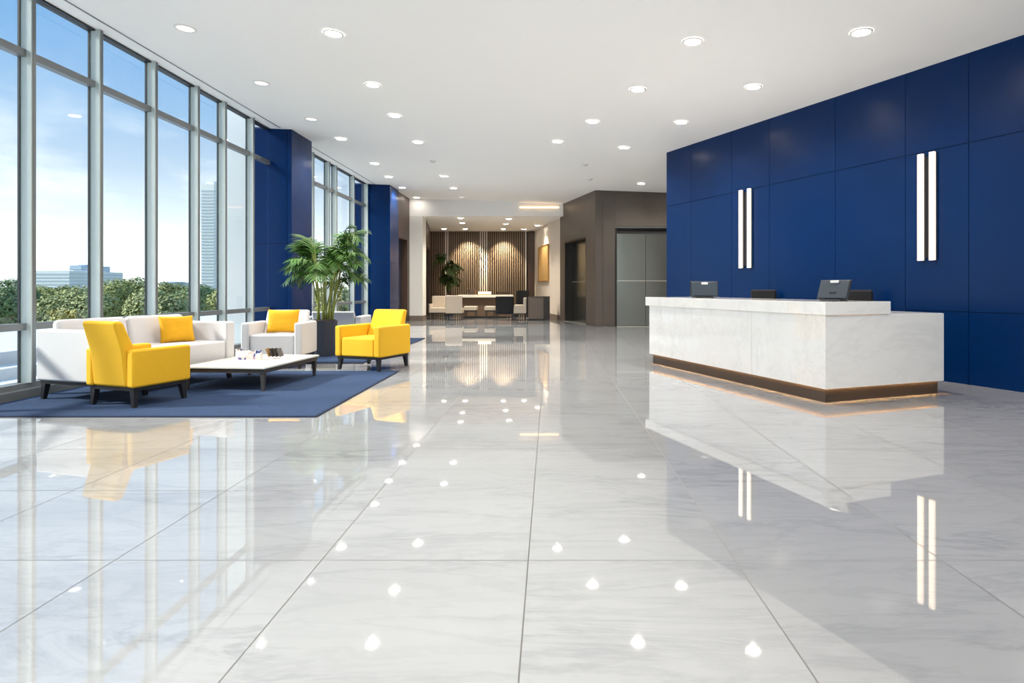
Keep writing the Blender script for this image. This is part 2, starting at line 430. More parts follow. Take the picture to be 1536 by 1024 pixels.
bx('threshold', (d0 + .03, d1 - .05, -.26, 0, 0, .02), M['steel_bright'], d)

# --- far left: brown wall, white pier, dark wall with opening
bm = B(); box(bm, -5.9, -5.36, 20.98, 21.1, 0, 4.66); box(bm, -5.9, -5.36, 22.55, 22.88, 0, 4.66); box(bm, -5.9, -5.36, 21.1, 22.55, 3.05, 4.66); box(bm, -6.0, -5.85, 20.98, 22.88, 0, 4.66)
struct(obj('wall_left_far', bm, M['walnut']))
d = struct(empty('door_3', (-5.62, 21.1, 0)))
bx('door_leaf', (-.03, .03, .01, 1.44, .01, 3.04), M['navy_door'], d)
bx('door_handle', (.03, .07, .12, .15, .9, 1.35), M['steel_bright'], d, .01)
struct(bx('wall_left_pier', (-5.39, -4.86, 22.89, 23.5, 0, 4.0), M['white_wall']))
struct(bx('baseboard_left', (-5.40, -4.85, 22.875, 23.51, 0, .2), M['taupe']))
A0, A1 = Vector((-4.87, 23.5)), Vector((-5.80, 29.1))
ad = (A1 - A0).normalized(); an = Vector((-ad.y, ad.x))
def apt(s, off): p = A0 + ad * s + an * off; return (p.x, p.y)
AL = (A1 - A0).length
bm = B()
def aw(a, b, z0, z1): prism(bm, [apt(a, 0), apt(b, 0), apt(b, .2), apt(a, .2)], z0, z1)
aw(0, .9, 0, 4.0); aw(.9, 3.9, 3.0, 4.0); aw(3.9, AL + .3, 0, 4.0); prism(bm, [apt(-.1, .4), apt(AL, .4), apt(AL, .5), apt(-.1, .5)], 0, 4.0)
struct(obj('wall_left_lounge', bm, M['walnut']))
d = struct(empty('door_4'))
bm = B(); prism(bm, [apt(.9, .22), apt(3.9, .22), apt(3.9, .26), apt(.9, .26)], 0, 3.0); obj('door_leaf', bm, M['door_dark'], d)  # black panel stands in for the darkness of an open doorway

# --- lounge back wall with vertical slats
YB = 29.1
XL, XR = xat(645, YB), xat(792, YB)
sb = struct(empty('wall_back', (0, YB, 0)))
bx('slat_backing', (XL - .3, XR + .6, .06, .25, 0, 4.0), M['slat_back'], sb)
random.seed(3)
bm = B(); x = XL; k = 0
while x < XR - .03:
    px = PX + x / YB * F
    pale = 717.5 < px < 729.5 or 785.5 < px < 792 or 667 < px < 672.5
    box(bm, x, x + .05, -.03 if not pale else -.045, .06, 0.0, 4.0, 1 if pale else 0)
    x += .105; k += 1
obj('slats', bm, [M['slat'], M['slat_pale']], sb)
bx('end_panel', (XR, XR + .34, -.02, .1, 0, 4.0), M['walnut'], sb)
R0, R1 = Vector((.42, 23.4)), Vector((XR + .30, 29.2))
rd = (R1 - R0).normalized(); rn = Vector((rd.y, -rd.x)); RL = (R1 - R0).length
def rpt(s, off): p = R0 + rd * s + rn * off; return (p.x, p.y)
bm = B(); prism(bm, [rpt(-.2, 0), rpt(RL, 0), rpt(RL, .2), rpt(-.2, .2)], 0, 4.0); struct(obj('wall_right_lounge', bm, M['cream_wall']))
bm = B(); prism(bm, [rpt(-.1, -.015), rpt(RL - .05, -.015), rpt(RL - .05, 0), rpt(-.1, 0)], 0, .18); struct(obj('baseboard_right', bm, M['taupe']))
struct(bx('trim_3', (-1.15, .33, 22.86, 22.9, 4.315, 4.35), M['cove']))

# ================================================================ CAMERA
cam = bpy.data.cameras.new('camera'); co = bpy.data.objects.new('camera', cam); COL.objects.link(co)
co.location = (0, 0, EYE); co.rotation_euler = (PI / 2, 0, 0)
cam.sensor_width = 36; cam.lens = F / 1536 * 36
cam.shift_x = (768 - PX) / 1536; cam.shift_y = -(512 - PY) / 1536
cam.clip_end = 3000; cam.clip_start = .05
S.camera = co

# ================================================================ DOWNLIGHTS
def make_downlight(r=.115, lens='lens'):
    t = empty('ceiling_downlight')
    bm = B(); n = 32
    prof = [(r * .86, -.004), (r * .9, -.014), (r * 1.1, -.014), (r * 1.16, -.002)]
    rings = [[bm.verts.new((a * math.cos(2 * PI * i / n), a * math.sin(2 * PI * i / n), z)) for i in range(n)] for a, z in prof]
    for p, q in zip(rings, rings[1:]):
        for i in range(n): bm.faces.new([p[i], p[(i + 1) % n], q[(i + 1) % n], q[i]])
    obj('trim_ring', bm, M['ring'], t, smooth=True)
    bm = B(); cyl(bm, (0, 0), r * .88, -.010, -.003, n); obj('lens', bm, M[lens], t)
    return t
LD = 'round recessed downlight '
LIGHTS = [
 (278, 42, 'pale with a shaded well, first in the line along the glass wall', 1),
 (392, 124, 'with a shaded well, second in the line along the glass wall', 1),
 (467, 178, 'with a shaded well, third in the line along the glass wall', 1),
 (512, 208, 'just beyond the first navy column, fourth along the glass wall', 0),
 (562, 245, 'fifth along the glass wall, above the second window', 0),
 (583, 265, 'sixth along the glass wall, just before the second navy column', 0),
 (603, 281, 'next to the top corner of the second navy column', 0),
 (602, 297, 'above the dark door past the second navy column', 0),
 (500, 50, 'large, first of the line beside the glass wall line', 0),
 (559, 127, 'second of the line next to the glass wall line', 0),
 (592, 173, 'third of the line next to the glass wall line', 0),
 (627, 213, 'fourth of the line next to the glass wall line', 0),
 (666, 264, 'fifth of the line next to the glass wall line', 0),
 (680, 282, 'sixth of the line next to the glass wall line', 0),
 (692, 295.5, 'seventh of the line next to the glass wall line, dim', 1),
 (624.7, 296, 'small, in the hall ceiling over the white pier', 0),
 (1039, 62, 'first of the middle line running toward the lounge, large', 0),
 (957, 134, 'second of the middle line running toward the lounge', 0),
 (889, 182, 'third of the middle line running toward the lounge', 0),
 (836, 212, 'fourth of the middle line running toward the lounge', 0),
 (1292, 48, 'largest, nearest the panelled navy wall', 0),
 (1130, 130, 'second along the panelled navy wall', 0),
 (1022, 183, 'third along the panelled navy wall', 0),
 (936, 221, 'fourth in the line from the navy wall toward the lifts', 0),
 (962, 275, 'in front of the lift with the double steel door', 0),
]
proto = make_downlight(); proto_d = make_downlight(lens='lens_dim')
used = {0: False, 1: False}
EXTRA = [(-3.2, 4.6), (.6, 3.9), (4.2, 4.2), (-3.2, 2.0), (.6, 1.6), (4.2, 1.4), (-3.2, -.8), (.6, -.8), (4.2, -1.2), (-3.2, -3.6), (.6, -3.6), (4.2, -3.6)]
def place_light(p, label, dim, tilt=True, group='recessed downlights in the ceiling'):
    src = proto_d if dim else proto
    o = src if not used[dim] else dup(src, (0, 0, 0))
    used[dim] = True
    o.location = p; o.rotation_euler = (0, TILT if tilt else 0, 0)
    tag(o, label, 'ceiling light', group)
    return o
for x, y, l, dim in LIGHTS: place_light(onceil(x, y), LD + l, dim)
for i, (x, y) in enumerate(EXTRA): place_light((x, y, ceil_z(x)), LD + 'in the ceiling over the foreground, mirrored in the polished floor', 0, True, 'downlights above the foreground floor')
def onlounge(x, y):
    Y = (4.0 - EYE) * F / (PY - y); return Vector(((x - PX) / F * Y, Y, 4.0))
for x, y, l in [(690.7, 326.8, 'first of the lounge line over the cream chairs'), (693.5, 334, 'second of the lounge line over the cream chairs'),
                (763.3, 328, 'first of the lounge line over the dark chairs'), (758.6, 335.7, 'second of the lounge line over the dark chairs'),
                (666, 343, 'above the dark lounge plant'), (697.8, 343.2, 'washing the slatted wall above the table lamp'), (755, 343.2, 'washing the slatted wall over the dark chairs'),
                (806, 338, 'above the ochre framed canvas'), (786, 343.5, 'at the end of the slatted wall')]:
    place_light(onlounge(x, y), 'small recessed downlight ' + l, 0, False, 'small downlights in the lounge ceiling')
# smoke detectors and a small ceiling grille
def detector(p, label, tilt=TILT):
    t = thing('smoke_detector', label, 'smoke detector', p); t.rotation_euler = (0, tilt, 0)
    bm = B(); cyl(bm, (0, 0), .075, -.03, 0, 24, .09); obj('body', bm, M['ring'], t)
    bm = B(); cyl(bm, (0, 0), .04, -.048, -.03, 20, .05); obj('sensor', bm, M['silver'], t)
detector(onceil(649, 241), 'small white smoke detector between the downlight lines near the second window')
detector(onceil(878, 246), 'white smoke detector on the ceiling ahead of the lifts')
detector(onceil(885, 268), 'white smoke detector on the ceiling close above the lift corner')

# ================================================================ LIGHT SOURCES
def lamp(kind, name, loc, energy, color=(1, 1, 1), **kw):
    l = bpy.data.lights.new(name, kind); l.energy = energy; l.color = color
    for k, v in kw.items(): setattr(l, k, v)
    o = bpy.data.objects.new(name, l); COL.objects.link(o); o.location = loc
    return o
sun = lamp('SUN', 'sun', (-20, -5, 20), 2.6, (1, .93, .84), angle=math.radians(7))
SD = Vector((-.80, -.16, .56)).normalized()
sun.rotation_euler = SD.to_track_quat('Z', 'Y').to_euler()
SPOT = 78
for x, y, l, dim in LIGHTS:
    p = onceil(x, y)
    if p.y > 20.5: continue
    lamp('SPOT', 'downlight_beam', p - Vector((0, 0, .02)), SPOT * (.4 if dim else 1), (1, .92, .82), spot_size=math.radians(150), spot_blend=.9, shadow_soft_size=.03)
for x, y in EXTRA:
    lamp('SPOT', 'downlight_beam', (x, y, ceil_z(x) - .02), SPOT, (1, .92, .82), spot_size=math.radians(150), spot_blend=.9, shadow_soft_size=.03)
for x, y in ((3.95, 16.2), (3.95, 18.3)):  # unseen lights added to brighten what the steel lift door reflects
    place_light((x, y, ceil_z(x)), LD + 'added out of view in the lift recess to brighten the steel door', 0, True, 'added unseen lights in the lift recess')
    lamp('SPOT', 'downlight_beam', (x, y, ceil_z(x) - .02), 50, (1, .95, .88), spot_size=math.radians(140), spot_blend=.9, shadow_soft_size=.04)
def aim(o, target):
    o.rotation_euler = (Vector(target) - o.location).to_track_quat('-Z', 'Y').to_euler()
for px in (701, 754):
    xx = xat(px, 28.5)
    o = lamp('SPOT', 'wall_wash_beam', (xx, 28.2, 3.97), 210, (1, .84, .58), spot_size=math.radians(75), spot_blend=.7, shadow_soft_size=.03); aim(o, (xx, 29.1, 2.2))
p = onlounge(806, 338)
o = lamp('SPOT', 'picture_beam', p - Vector((.55, .3, .03)), 80, (1, .87, .7), spot_size=math.radians(80), spot_blend=.8, shadow_soft_size=.04); aim(o, rpt(3.0, 0) + (2.3,))
for px, py in ((690, 327), (763, 328)):
    p = onlounge(px, py); lamp('SPOT', 'downlight_beam', p - Vector((0, 0, .03)), 170, (1, .86, .68), spot_size=math.radians(120), spot_blend=.8, shadow_soft_size=.06)

# ---------------------------------------------------------------- sky
wd_ = bpy.data.worlds.new('sky'); S.world = wd_; wd_.use_nodes = True
nt = wd_.node_tree; bg = nt.nodes['Background']
tc = N(nt, 'ShaderNodeTexCoord'); sx = N(nt, 'ShaderNodeSeparateXYZ'); nt.links.new(tc.outputs['Generated'], sx.inputs[0])
r = N(nt, 'ShaderNodeValToRGB')
cols = [(0, (.78, .80, .83)), (.05, (.56, .59, .63)), (.095, (.36, .40, .45)), (.16, (.225, .275, .345)), (.24, (.135, .212, .322)), (.33, (.082, .168, .300)), (1, (.08, .165, .30))]
e = r.color_ramp.elements
while len(e) < len(cols): e.new(.5)
for el, (p, c) in zip(e, cols): el.position = p; el.color = c + (1,)
nt.links.new(sx.outputs['Z'], r.inputs[0])
mp = N(nt, 'ShaderNodeMapping'); mp.inputs['Scale'].default_value = (3, 3, 9); nt.links.new(tc.outputs['Generated'], mp.inputs[0])
n = N(nt, 'ShaderNodeTexNoise'); n.inputs['Scale'].default_value = 1.6; n.inputs['Detail'].default_value = 8; n.inputs['Roughness'].default_value = .6
nt.links.new(mp.outputs[0], n.inputs['Vector'])
cr = N(nt, 'ShaderNodeValToRGB'); cr.color_ramp.elements[0].position = .5; cr.color_ramp.elements[1].position = .66
nt.links.new(n.outputs['Fac'], cr.inputs[0])
low = N(nt, 'ShaderNodeValToRGB'); low.color_ramp.elements[0].position = .12; low.color_ramp.elements[0].color = (1, 1, 1, 1); low.color_ramp.elements[1].position = .28; low.color_ramp.elements[1].color = (0.05, 0.05, 0.05, 1)
nt.links.new(sx.outputs['Z'], low.inputs[0])
f = math_node(nt, 'MULTIPLY', math_node(nt, 'MULTIPLY', cr.outputs[0], low.outputs[0]), .9)
mx = N(nt, 'ShaderNodeMix', data_type='RGBA'); mx.inputs['B'].default_value = (.40, .42, .44, 1)
nt.links.new(f, mx.inputs['Factor']); nt.links.new(r.outputs[0], mx.inputs['A']); nt.links.new(mx.outputs['Result'], bg.inputs['Color'])
bg.inputs['Strength'].default_value = 1.0

# ================================================================ RECEPTION DESK
DR = math.atan2(.346, .938)
DO = Vector((2.98, 6.49, 0))
desk = thing('reception_desk', 'white marble reception desk with raised counter and glowing dark plinth', 'reception desk', DO, DR)
bm = B(); box(bm, .047, 1.76, .047, 3.76, 0, .19)
obj('plinth', bm, M['plinth'], desk)
for a, b in ((0, 1.205), (1.205, 2.53), (2.53, 3.8)):
    bx('front_panel', (0, .022, a + (.002 if a else 0), b - (.002 if b < 3.8 else 0), .155, .955), M['desk'], desk)
bx('end_panel', (.023, 1.80, 0, .022, .155, .952), M['desk'], desk)
bx('end_panel', (.023, 1.80, 3.778, 3.8, .155, .952), M['desk'], desk)
bx('inner_panel', (.86, .90, .023, 3.777, .195, .954), M['desk'], desk)
bx('countertop', (-.02, .93, -.02, 3.9, .957, 1.10), M['desk'], desk, .004, seg=2)
bx('worktop', (.931, 1.80, .023, 3.777, .925, .955), M['desk'], desk)
bm = B(); box(bm, .030, .043, .03, 3.77, .176, .188); obj('led_strip', bm, M['led'], desk)
bm = B(); box(bm, .045, 1.77, .030, .043, .176, .188); obj('led_strip', bm, M['led'], desk)
def dpt(x, y, z=0):  # a point in the desk's own axes
    c, s = math.cos(DR), math.sin(DR)
    return Vector((DO.x + x * c - y * s, DO.y + x * s + y * c, z))

def monitor(label, loc, rz, w, h, tilt):
    t = thing('counter_monitor', label, 'monitor', loc, rz)           # shell faces local -y
    T = Matrix.Translation((0, 0, .02)) @ Matrix.Rotation(-tilt, 4, 'X')
    bm = B(); box(bm, -w / 2, w / 2, 0, .022, .0, h, 0, T); obj('bezel', bm, M['device_edge'], t, .006)
    bm = B(); box(bm, -w / 2 + .012, w / 2 - .012, -.012, 0, .012, h - .012, 0, T); obj('back_shell', bm, M['device'], t, .008)
    bm = B(); box(bm, -w / 2 + .02, w / 2 - .02, .022, .025, .02, h - .02, 0, T); obj('screen', bm, M['screen'], t)
    bm = B(); box(bm, -.05, .05, -.024, -.012, h - .05, h - .016, 0, T); obj('handle', bm, M['silver'], t, .005)
    bm = B(); box(bm, -w * .33, w * .33, -.05, .13, 0, .018); obj('stand_foot', bm, M['device_edge'], t, .005)
    bm = B(); box(bm, -.04, .04, .015, .07, .016, .11); obj('stand_neck', bm, M['device_edge'], t, .005)
monitor('grey backed counter monitor standing upright at the far half of the desk', dpt(.34, 2.72, 1.10), .05, .43, .235, .06)
monitor('grey backed counter monitor leaning back near the desk corner', dpt(.42, .33, 1.10), -.9, .36, .25, .42)

def office_chair(label, loc, rz):
    t = thing('office_chair', label, 'office chair', loc, rz, 'office chairs behind the reception desk')      # faces local -y
    bm = B(); cyl(bm, (0, 0), .03, .07, .44, 16); obj('gas_column', bm, M['black_wood'], t)
    for k in range(5):
        a = 2 * PI * k / 5 + .3; bm = B()
        tube(bm, [(0, 0, .09), (.15 * math.cos(a), .15 * math.sin(a), .085), (.28 * math.cos(a), .28 * math.sin(a), .07)], .026, .016, 8)
        sp = obj('base_spoke', bm, M['black_wood'], t, smooth=True)
        bm = B(); cyl(bm, (.28 * math.cos(a), .28 * math.sin(a)), .026, 0, .055, 14); obj('castor', bm, M['black_wood'], sp)
    bx('seat', (-.24, .24, -.24, .22, .44, .53), M['black_fabric'], t, .035)
    bm = B(); box(bm, -.22, .22, .22, .29, .62, 1.225); obj('backrest', bm, M['black_fabric'], t, .034)
    bm = B(); tube(bm, [(0, .1, .45), (0, .3, .5), (0, .31, .75)], .022, .02, 8); obj('back_bracket', bm, M['black_wood'], t, smooth=True)
    for sg in (-1, 1):
        bm = B(); tube(bm, [(sg * .25, -.02, .48), (sg * .29, -.02, .55), (sg * .29, -.02, .68)], .018, .018, 8); box(bm, sg * .29 - .03, sg * .29 + .03, -.14, .12, .68, .71)
        obj('armrest', bm, M['black_wood'], t)
office_chair('black office chair behind the desk, seen beyond the upright monitor', dpt(2.12, 3.6), DR - PI / 2 + .7)
office_chair('black office chair behind the desk, partly hidden by the leaning monitor', dpt(2.12, 1.57), DR - PI / 2 + .7)

# --- wall sconces
wrot = math.atan2(wd.y, wd.x)                      # local x along the wall toward the camera, local y ...
def sconce(label, pa, pb, za0, za1):
    s0, s1 = wall_u(pa), wall_u(pb)
    base = Vector(wpt((s0 + s1) / 2) + (0,))
    t = thing('wall_sconce', label, 'wall light', (base.x, base.y, za0), wrot, 'twin bar sconces on the navy wall')
    yi = -1 if (Vector((math.cos(wrot + PI / 2), math.sin(wrot + PI / 2))).dot(wn) < 0) else 1
    h = za1 - za0; half = (s1 - s0) / 2
    def slab(name, xa, xb, ya, yb, z0, z1, m, par):
        ys = sorted((ya * yi, yb * yi)); return bx(name, (xa, xb, ys[0], ys[1], z0, z1), m, par)
    slab('back_plate', -half - .02, half + .02, .001, .012, .04, h - .04, M['groove'], t)
    for c in (-half, half):
        hb = slab('bar_housing', c - .036, c + .036, .012, .04, 0, h, M['alu_dark'], t)
        slab('light_bar', c - .036, c + .036, .04, .075, 0, h, M['bar'], hb)
sconce('slender twin light bar sconce on the navy wall, above the far end of the desk', 1114.5, 1127, 1.635, 3.135)
sconce('taller looking twin light bar sconce on the navy wall, beyond the desk end panel', 1385, 1402.5, 1.63, 3.10)

# ================================================================ RUGS
def rug(label, x0, x1, y0, y1):
    t = thing('rug', label, 'rug', ((x0 + x1) / 2, (y0 + y1) / 2, 0))
    w, l = (x1 - x0) / 2, (y1 - y0) / 2
    bx('pile', (-w + .015, w - .015, -l + .015, l - .015, 0, .016), M['rug'], t, .004)
    bm = B()
    for d in ((-w, w, -l, -l + .015), (-w, w, l - .015, l), (-w, -w + .015, -l + .015, l - .015), (w - .015, w, -l + .015, l - .015)): box(bm, *d, 0, .012)
    obj('binding', bm, M['rug_edge'], t)
rug('large navy rug under the sofa, coffee table and yellow armchairs', -5.9, -2.26, 5.80, 8.98)
rug('smaller navy rug under the potted palm and the far white armchair', -5.4, -3.1, 9.95, 14.9)
RZ = .016

# ================================================================ SEATING
def tapered_leg(x, y, h, top=.026, bot=.016, sx=0, sy=0):
    bm = B()
    vs = [bm.verts.new((x + sx + a * bot, y + sy + b * bot, 0)) for a, b in ((-1, -1), (1, -1), (1, 1), (-1, 1))]
    vt = [bm.verts.new((x + a * top, y + b * top, h)) for a, b in ((-1, -1), (1, -1), (1, 1), (-1, 1))]
    bm.faces.new(vs[::-1]); bm.faces.new(vt)
    for i in range(4): bm.faces.new([vs[i], vs[(i + 1) % 4], vt[(i + 1) % 4], vt[i]])
    return bm
def yz_prism(bm, prof, x0, x1):
    a = [bm.verts.new((x0, y, z)) for y, z in prof]; b = [bm.verts.new((x1, y, z)) for y, z in prof]
    bm.faces.new(a[::-1]); bm.faces.new(b)
    for i in range(len(prof)): bm.faces.new([a[i], a[(i + 1) % len(prof)], b[(i + 1) % len(prof)], b[i]])
def seat_unit(name, label, cat, loc, rz, W, D, fabric, arm_h, seat_h, back_h, arm_t=.11, z0=.205, lean=.1, seats=1, group=None, back_round=.035, wide_back=False):
    t = thing(name, label, cat, loc, rz, group)
    w, d = W / 2, D / 2
    bm = B(); box(bm, -w + .03, w - .03, -d + .03, d - .03, z0 - .035, z0)
    obj('base_frame', bm, M['black_wood'], t)
    for sx, sy in ((-1, -1), (1, -1), (1, 1), (-1, 1)):
        obj('leg', tapered_leg(sx * (w - .065), sy * (d - .065), z0 - .035, .03, .02, sx * .015, sy * .015), M['black_wood'], t)
    for sg in (-1, 1):
        xa, xb = sorted((sg * w, sg * (w - arm_t)))
        bx('arm', (xa, xb, -d, d, z0, arm_h), fabric, t, .028)
    xs = [-w + arm_t + i * (W - 2 * arm_t) / seats for i in range(seats + 1)]
    bx('seat', (-w + arm_t + .003, w - arm_t - .003, -d + .012, d - .1, z0, seat_h), fabric, t, .03)
    for a, b in zip(xs, xs[1:]):
        bm = B()
        yz_prism(bm, [(d - .01, z0), (d - .01 + lean * .35, arm_h - .02), (d + lean, back_h), (d + lean - .10, back_h), (d - .20, seat_h - .03), (d - .2, z0)], a + .003, b - .003)
        obj('backrest', bm, fabric, t, back_round)
    return t
def place_at(corner, lx, ly, rz):      # world location of a unit whose local corner (lx, ly) stands at the given point
    c, s = math.cos(rz), math.sin(rz)
    return Vector((corner[0] - (lx * c - ly * s), corner[1] - (lx * s + ly * c), RZ))
# foreground yellow chair: its back turned to the camera
W, D = .69, .68
r1 = math.radians(180 - 18)
loc = place_at((-4.26, 6.13), -W / 2, D / 2, r1)
seat_unit('armchair', 'yellow armchair seen from behind at the rug edge beside the sofa', 'armchair', loc, r1, W, D, M['fabric_yellow'], .60, .43, .895, .10, .205, .12)
# yellow chair facing the camera
W, D = .82, .80
r2 = math.radians(-21)
loc = place_at((-2.50, 8.80), W / 2, -D / 2, r2); loc.z = 0.0165
seat_unit('armchair', 'yellow armchair turned toward the coffee table at the far rug corner', 'armchair', loc, r2, W, D, M['fabric_yellow'], .665, .49, .89, .11, .205, .09)
# white armchair
W, D = .93, .70
r3 = math.radians(3)
loc = place_at((-3.83, 9.27), W / 2, -D / 2, r3); loc.z = 0
seat_unit('armchair', 'white armchair with a yellow cushion beside the potted palm', 'armchair', loc, r3, W, D, M['fabric_white'], .715, .53, .89, .125, .205, .07)
wa = loc.copy()
# sofa: long side along the windows, near end toward the camera
SL, SDp = 1.95, .85
ra = math.radians(90 - 16)             # facing the room (+x): local -y -> world +x
rs = ra
# local x along (cos rs, sin rs) = away from camera; local -y = toward the room
loc = place_at((-5.71, 6.66), -SL / 2, SDp / 2, rs)
seat_unit('sofa', 'white two-seat sofa on dark legs along the window wall', 'sofa', loc, rs, SL, SDp, M['fabric_white'], .775, .52, .875, .14, .21, -.02, seats=2, back_round=.05)
sofa_loc, sofa_r = loc.copy(), rs
def sl(x, y, z):
    c, s = math.cos(sofa_r), math.sin(sofa_r)
    return Vector((sofa_loc.x + x * c - y * s, sofa_loc.y + x * s + y * c, z))
# far white armchair in the second seating group
seat_unit('armchair', 'white armchair on the second rug, half hidden behind the palm pot', 'armchair', (-4.42, 12.6, RZ), math.radians(182), 1.12, .8, M['fabric_white'], .66, .5, .76, .13, .2, .06)

def pillow(label, loc, rot, w, h, t, m, group=None):
    bm = B(); n = 18
    grid = {}
    for side in (1, -1):
        for i in range(n + 1):
            for j in range(n + 1):
                u, v = -1 + 2 * i / n, -1 + 2 * j / n
                edge = i in (0, n) or j in (0, n)
                if edge and side == -1: grid[(side, i, j)] = grid[(1, i, j)]; continue
                k = ((1 - u ** 4) * (1 - v ** 4)) ** .55
                pinch = 1 - .07 * (1 - abs(u) ** 2) * abs(v) ** 3
                px = u * (1 - .06 * (1 - v * v) * abs(u) ** 3) * w / 2; pz = v * (1 - .07 * (1 - u * u) * abs(v) ** 3) * h / 2
                wr = .006 * mnoise.noise(Vector((u * 3, v * 3, side * 2.0)))
                grid[(side, i, j)] = bm.verts.new((px, side * (t / 2 * k + wr * k), pz))
        for i in range(n):
            for j in range(n):
                q = [grid[(side, i, j)], grid[(side, i + 1, j)], grid[(side, i + 1, j + 1)], grid[(side, i, j + 1)]]
                try: bm.faces.new(q if side == -1 else q[::-1])
                except ValueError: pass
    o = obj('cushion', bm, m, None, smooth=True)
    o.location = loc; o.rotation_euler = rot
    return tag(o, label, 'cushion', group)
pillow('square yellow cushion propped up on the far seat of the sofa', sl(.50, .07, .705), (math.radians(-14), 0, sofa_r + math.radians(-22)), .42, .36, .13, M['cushion_yellow'])
pillow('small white cushion on the sofa mostly hidden behind the yellow armchair', sl(-.42, .10, .70), (math.radians(-14), 0, sofa_r), .36, .34, .12, M['fabric_white'])
pillow('yellow cushion resting against the back of the white armchair', (wa.x + .02, wa.y + .06, .72), (math.radians(-12), 0, r3), .50, .38, .14, M['cushion_yellow'])

# ---- coffee table
tr = math.radians(-5)
ct = thing('coffee_table', 'low white-topped coffee table with slim charcoal legs on the navy rug', 'coffee table', (-3.86, 7.87, RZ), tr)
hw, hl = .53, .69
bx('tabletop', (-hw, hw, -hl, hl, .268, .290), M['table_top'], ct, .004, seg=2)
bm = B()
for d in ((-hw + .02, hw - .02, -hl + .02, -hl + .055), (-hw + .02, hw - .02, hl - .055, hl - .02), (-hw + .02, -hw + .055, -hl + .055, hl - .055), (hw - .055, hw - .02, -hl + .055, hl - .055)): box(bm, *d, .215, .268)
obj('apron', bm, M['table_frame'], ct)
for sx, sy in ((-1, -1), (1, -1), (1, 1), (-1, 1)):
    obj('leg', tapered_leg(sx * (hw - .05), sy * (hl - .05), .268, .027, .016), M['table_frame'], ct)
# things on the table
def on_table(x, y, z=0):
    c, s = math.cos(tr), math.sin(tr); return Vector((-3.86 + x * c - y * s, 7.87 + x * s + y * c, RZ + .290 + z))
TZ = .0005
pk = thing('print_box', 'open paper pack with a floral print on the coffee table', 'paper pack', on_table(-.10, .02, TZ), math.radians(-8))
bm = B(); box(bm, -.17, .13, -.07, .07, .0, .006); obj('tray', bm, M['paper_white'], pk)
bm = B()
fr = [(-.15, -.062), (-.02, -.065), (.12, -.06)]
def sheet(bm, p0, p1, z0, z1, wob, seed, n=10, jag=.02):
    random.seed(seed); prev = None
    for i in range(n + 1):
        k = i / n; x = p0[0] + (p1[0] - p0[0]) * k; y = p0[1] + (p1[1] - p0[1]) * k
        a = bm.verts.new((x, y, z0)); b = bm.verts.new((x + .004, y + wob * math.sin(k * 9), z1 + random.uniform(-jag, jag * .6)))
        a2 = bm.verts.new((x, y + .006, z0)); b2 = bm.verts.new((x + .004, y + .006 + wob * math.sin(k * 9), b.co.z))
        if prev:
            bm.faces.new([prev[0], a, b, prev[1]]); bm.faces.new([prev[1], b, b2, prev[3]]); bm.faces.new([prev[3], b2, a2, prev[2]])
        prev = (a, b, a2, b2)
sheet(bm, (-.16, -.06), (.12, -.055), .006, .125, .008, 1)
sheet(bm, (-.16, -.06), (-.15, .06), .006, .135, .008, 2, 6)
sheet(bm, (-.15, .055), (.13, .055), .006, .12, .008, 3)
obj('printed_sleeve', bm, M['print'], pk)
bm = B(); sheet(bm, (.12, -.055), (.13, .055), .006, .10, .006, 4, 6); sheet(bm, (.135, -.05), (.155, .05), .0, .08, .006, 5, 6); obj('white_flap', bm, M['paper_white'], pk)
ld_ = thing('leaflet_tray', 'white tray of dark leaflets standing tilted beside the floral pack', 'leaflet tray', on_table(.20, .12, TZ), math.radians(6))
bm = B(); box(bm, -.12, .17, -.08, .08, 0, .012); obj('tray', bm, M['paper_white'], ld_, .004)
for i, mname in enumerate(('paper_tan', 'paper_dark', 'paper_dark', 'paper_grey')):
    x = -.09 + i * .05
    lf = thing('leaflet', ['tan leaflet at the front of the white leaflet tray', 'black leaflet behind the tan one in the tray', 'black leaflet next to the slate grey one in the tray', 'slate grey leaflet at the end of the leaflet tray'][i], 'leaflet', ld_.location + Vector((x, 0, .0125)), math.radians(6), 'leaflets in the white tray')
    bm = B()
    T = Matrix.Rotation(-.35, 4, 'Y')
    box(bm, 0.02, .035, -.065, .065, 0.0, .115, 0, T)
    obj('cover', bm, M[mname], lf)
    lf.location.z += .014

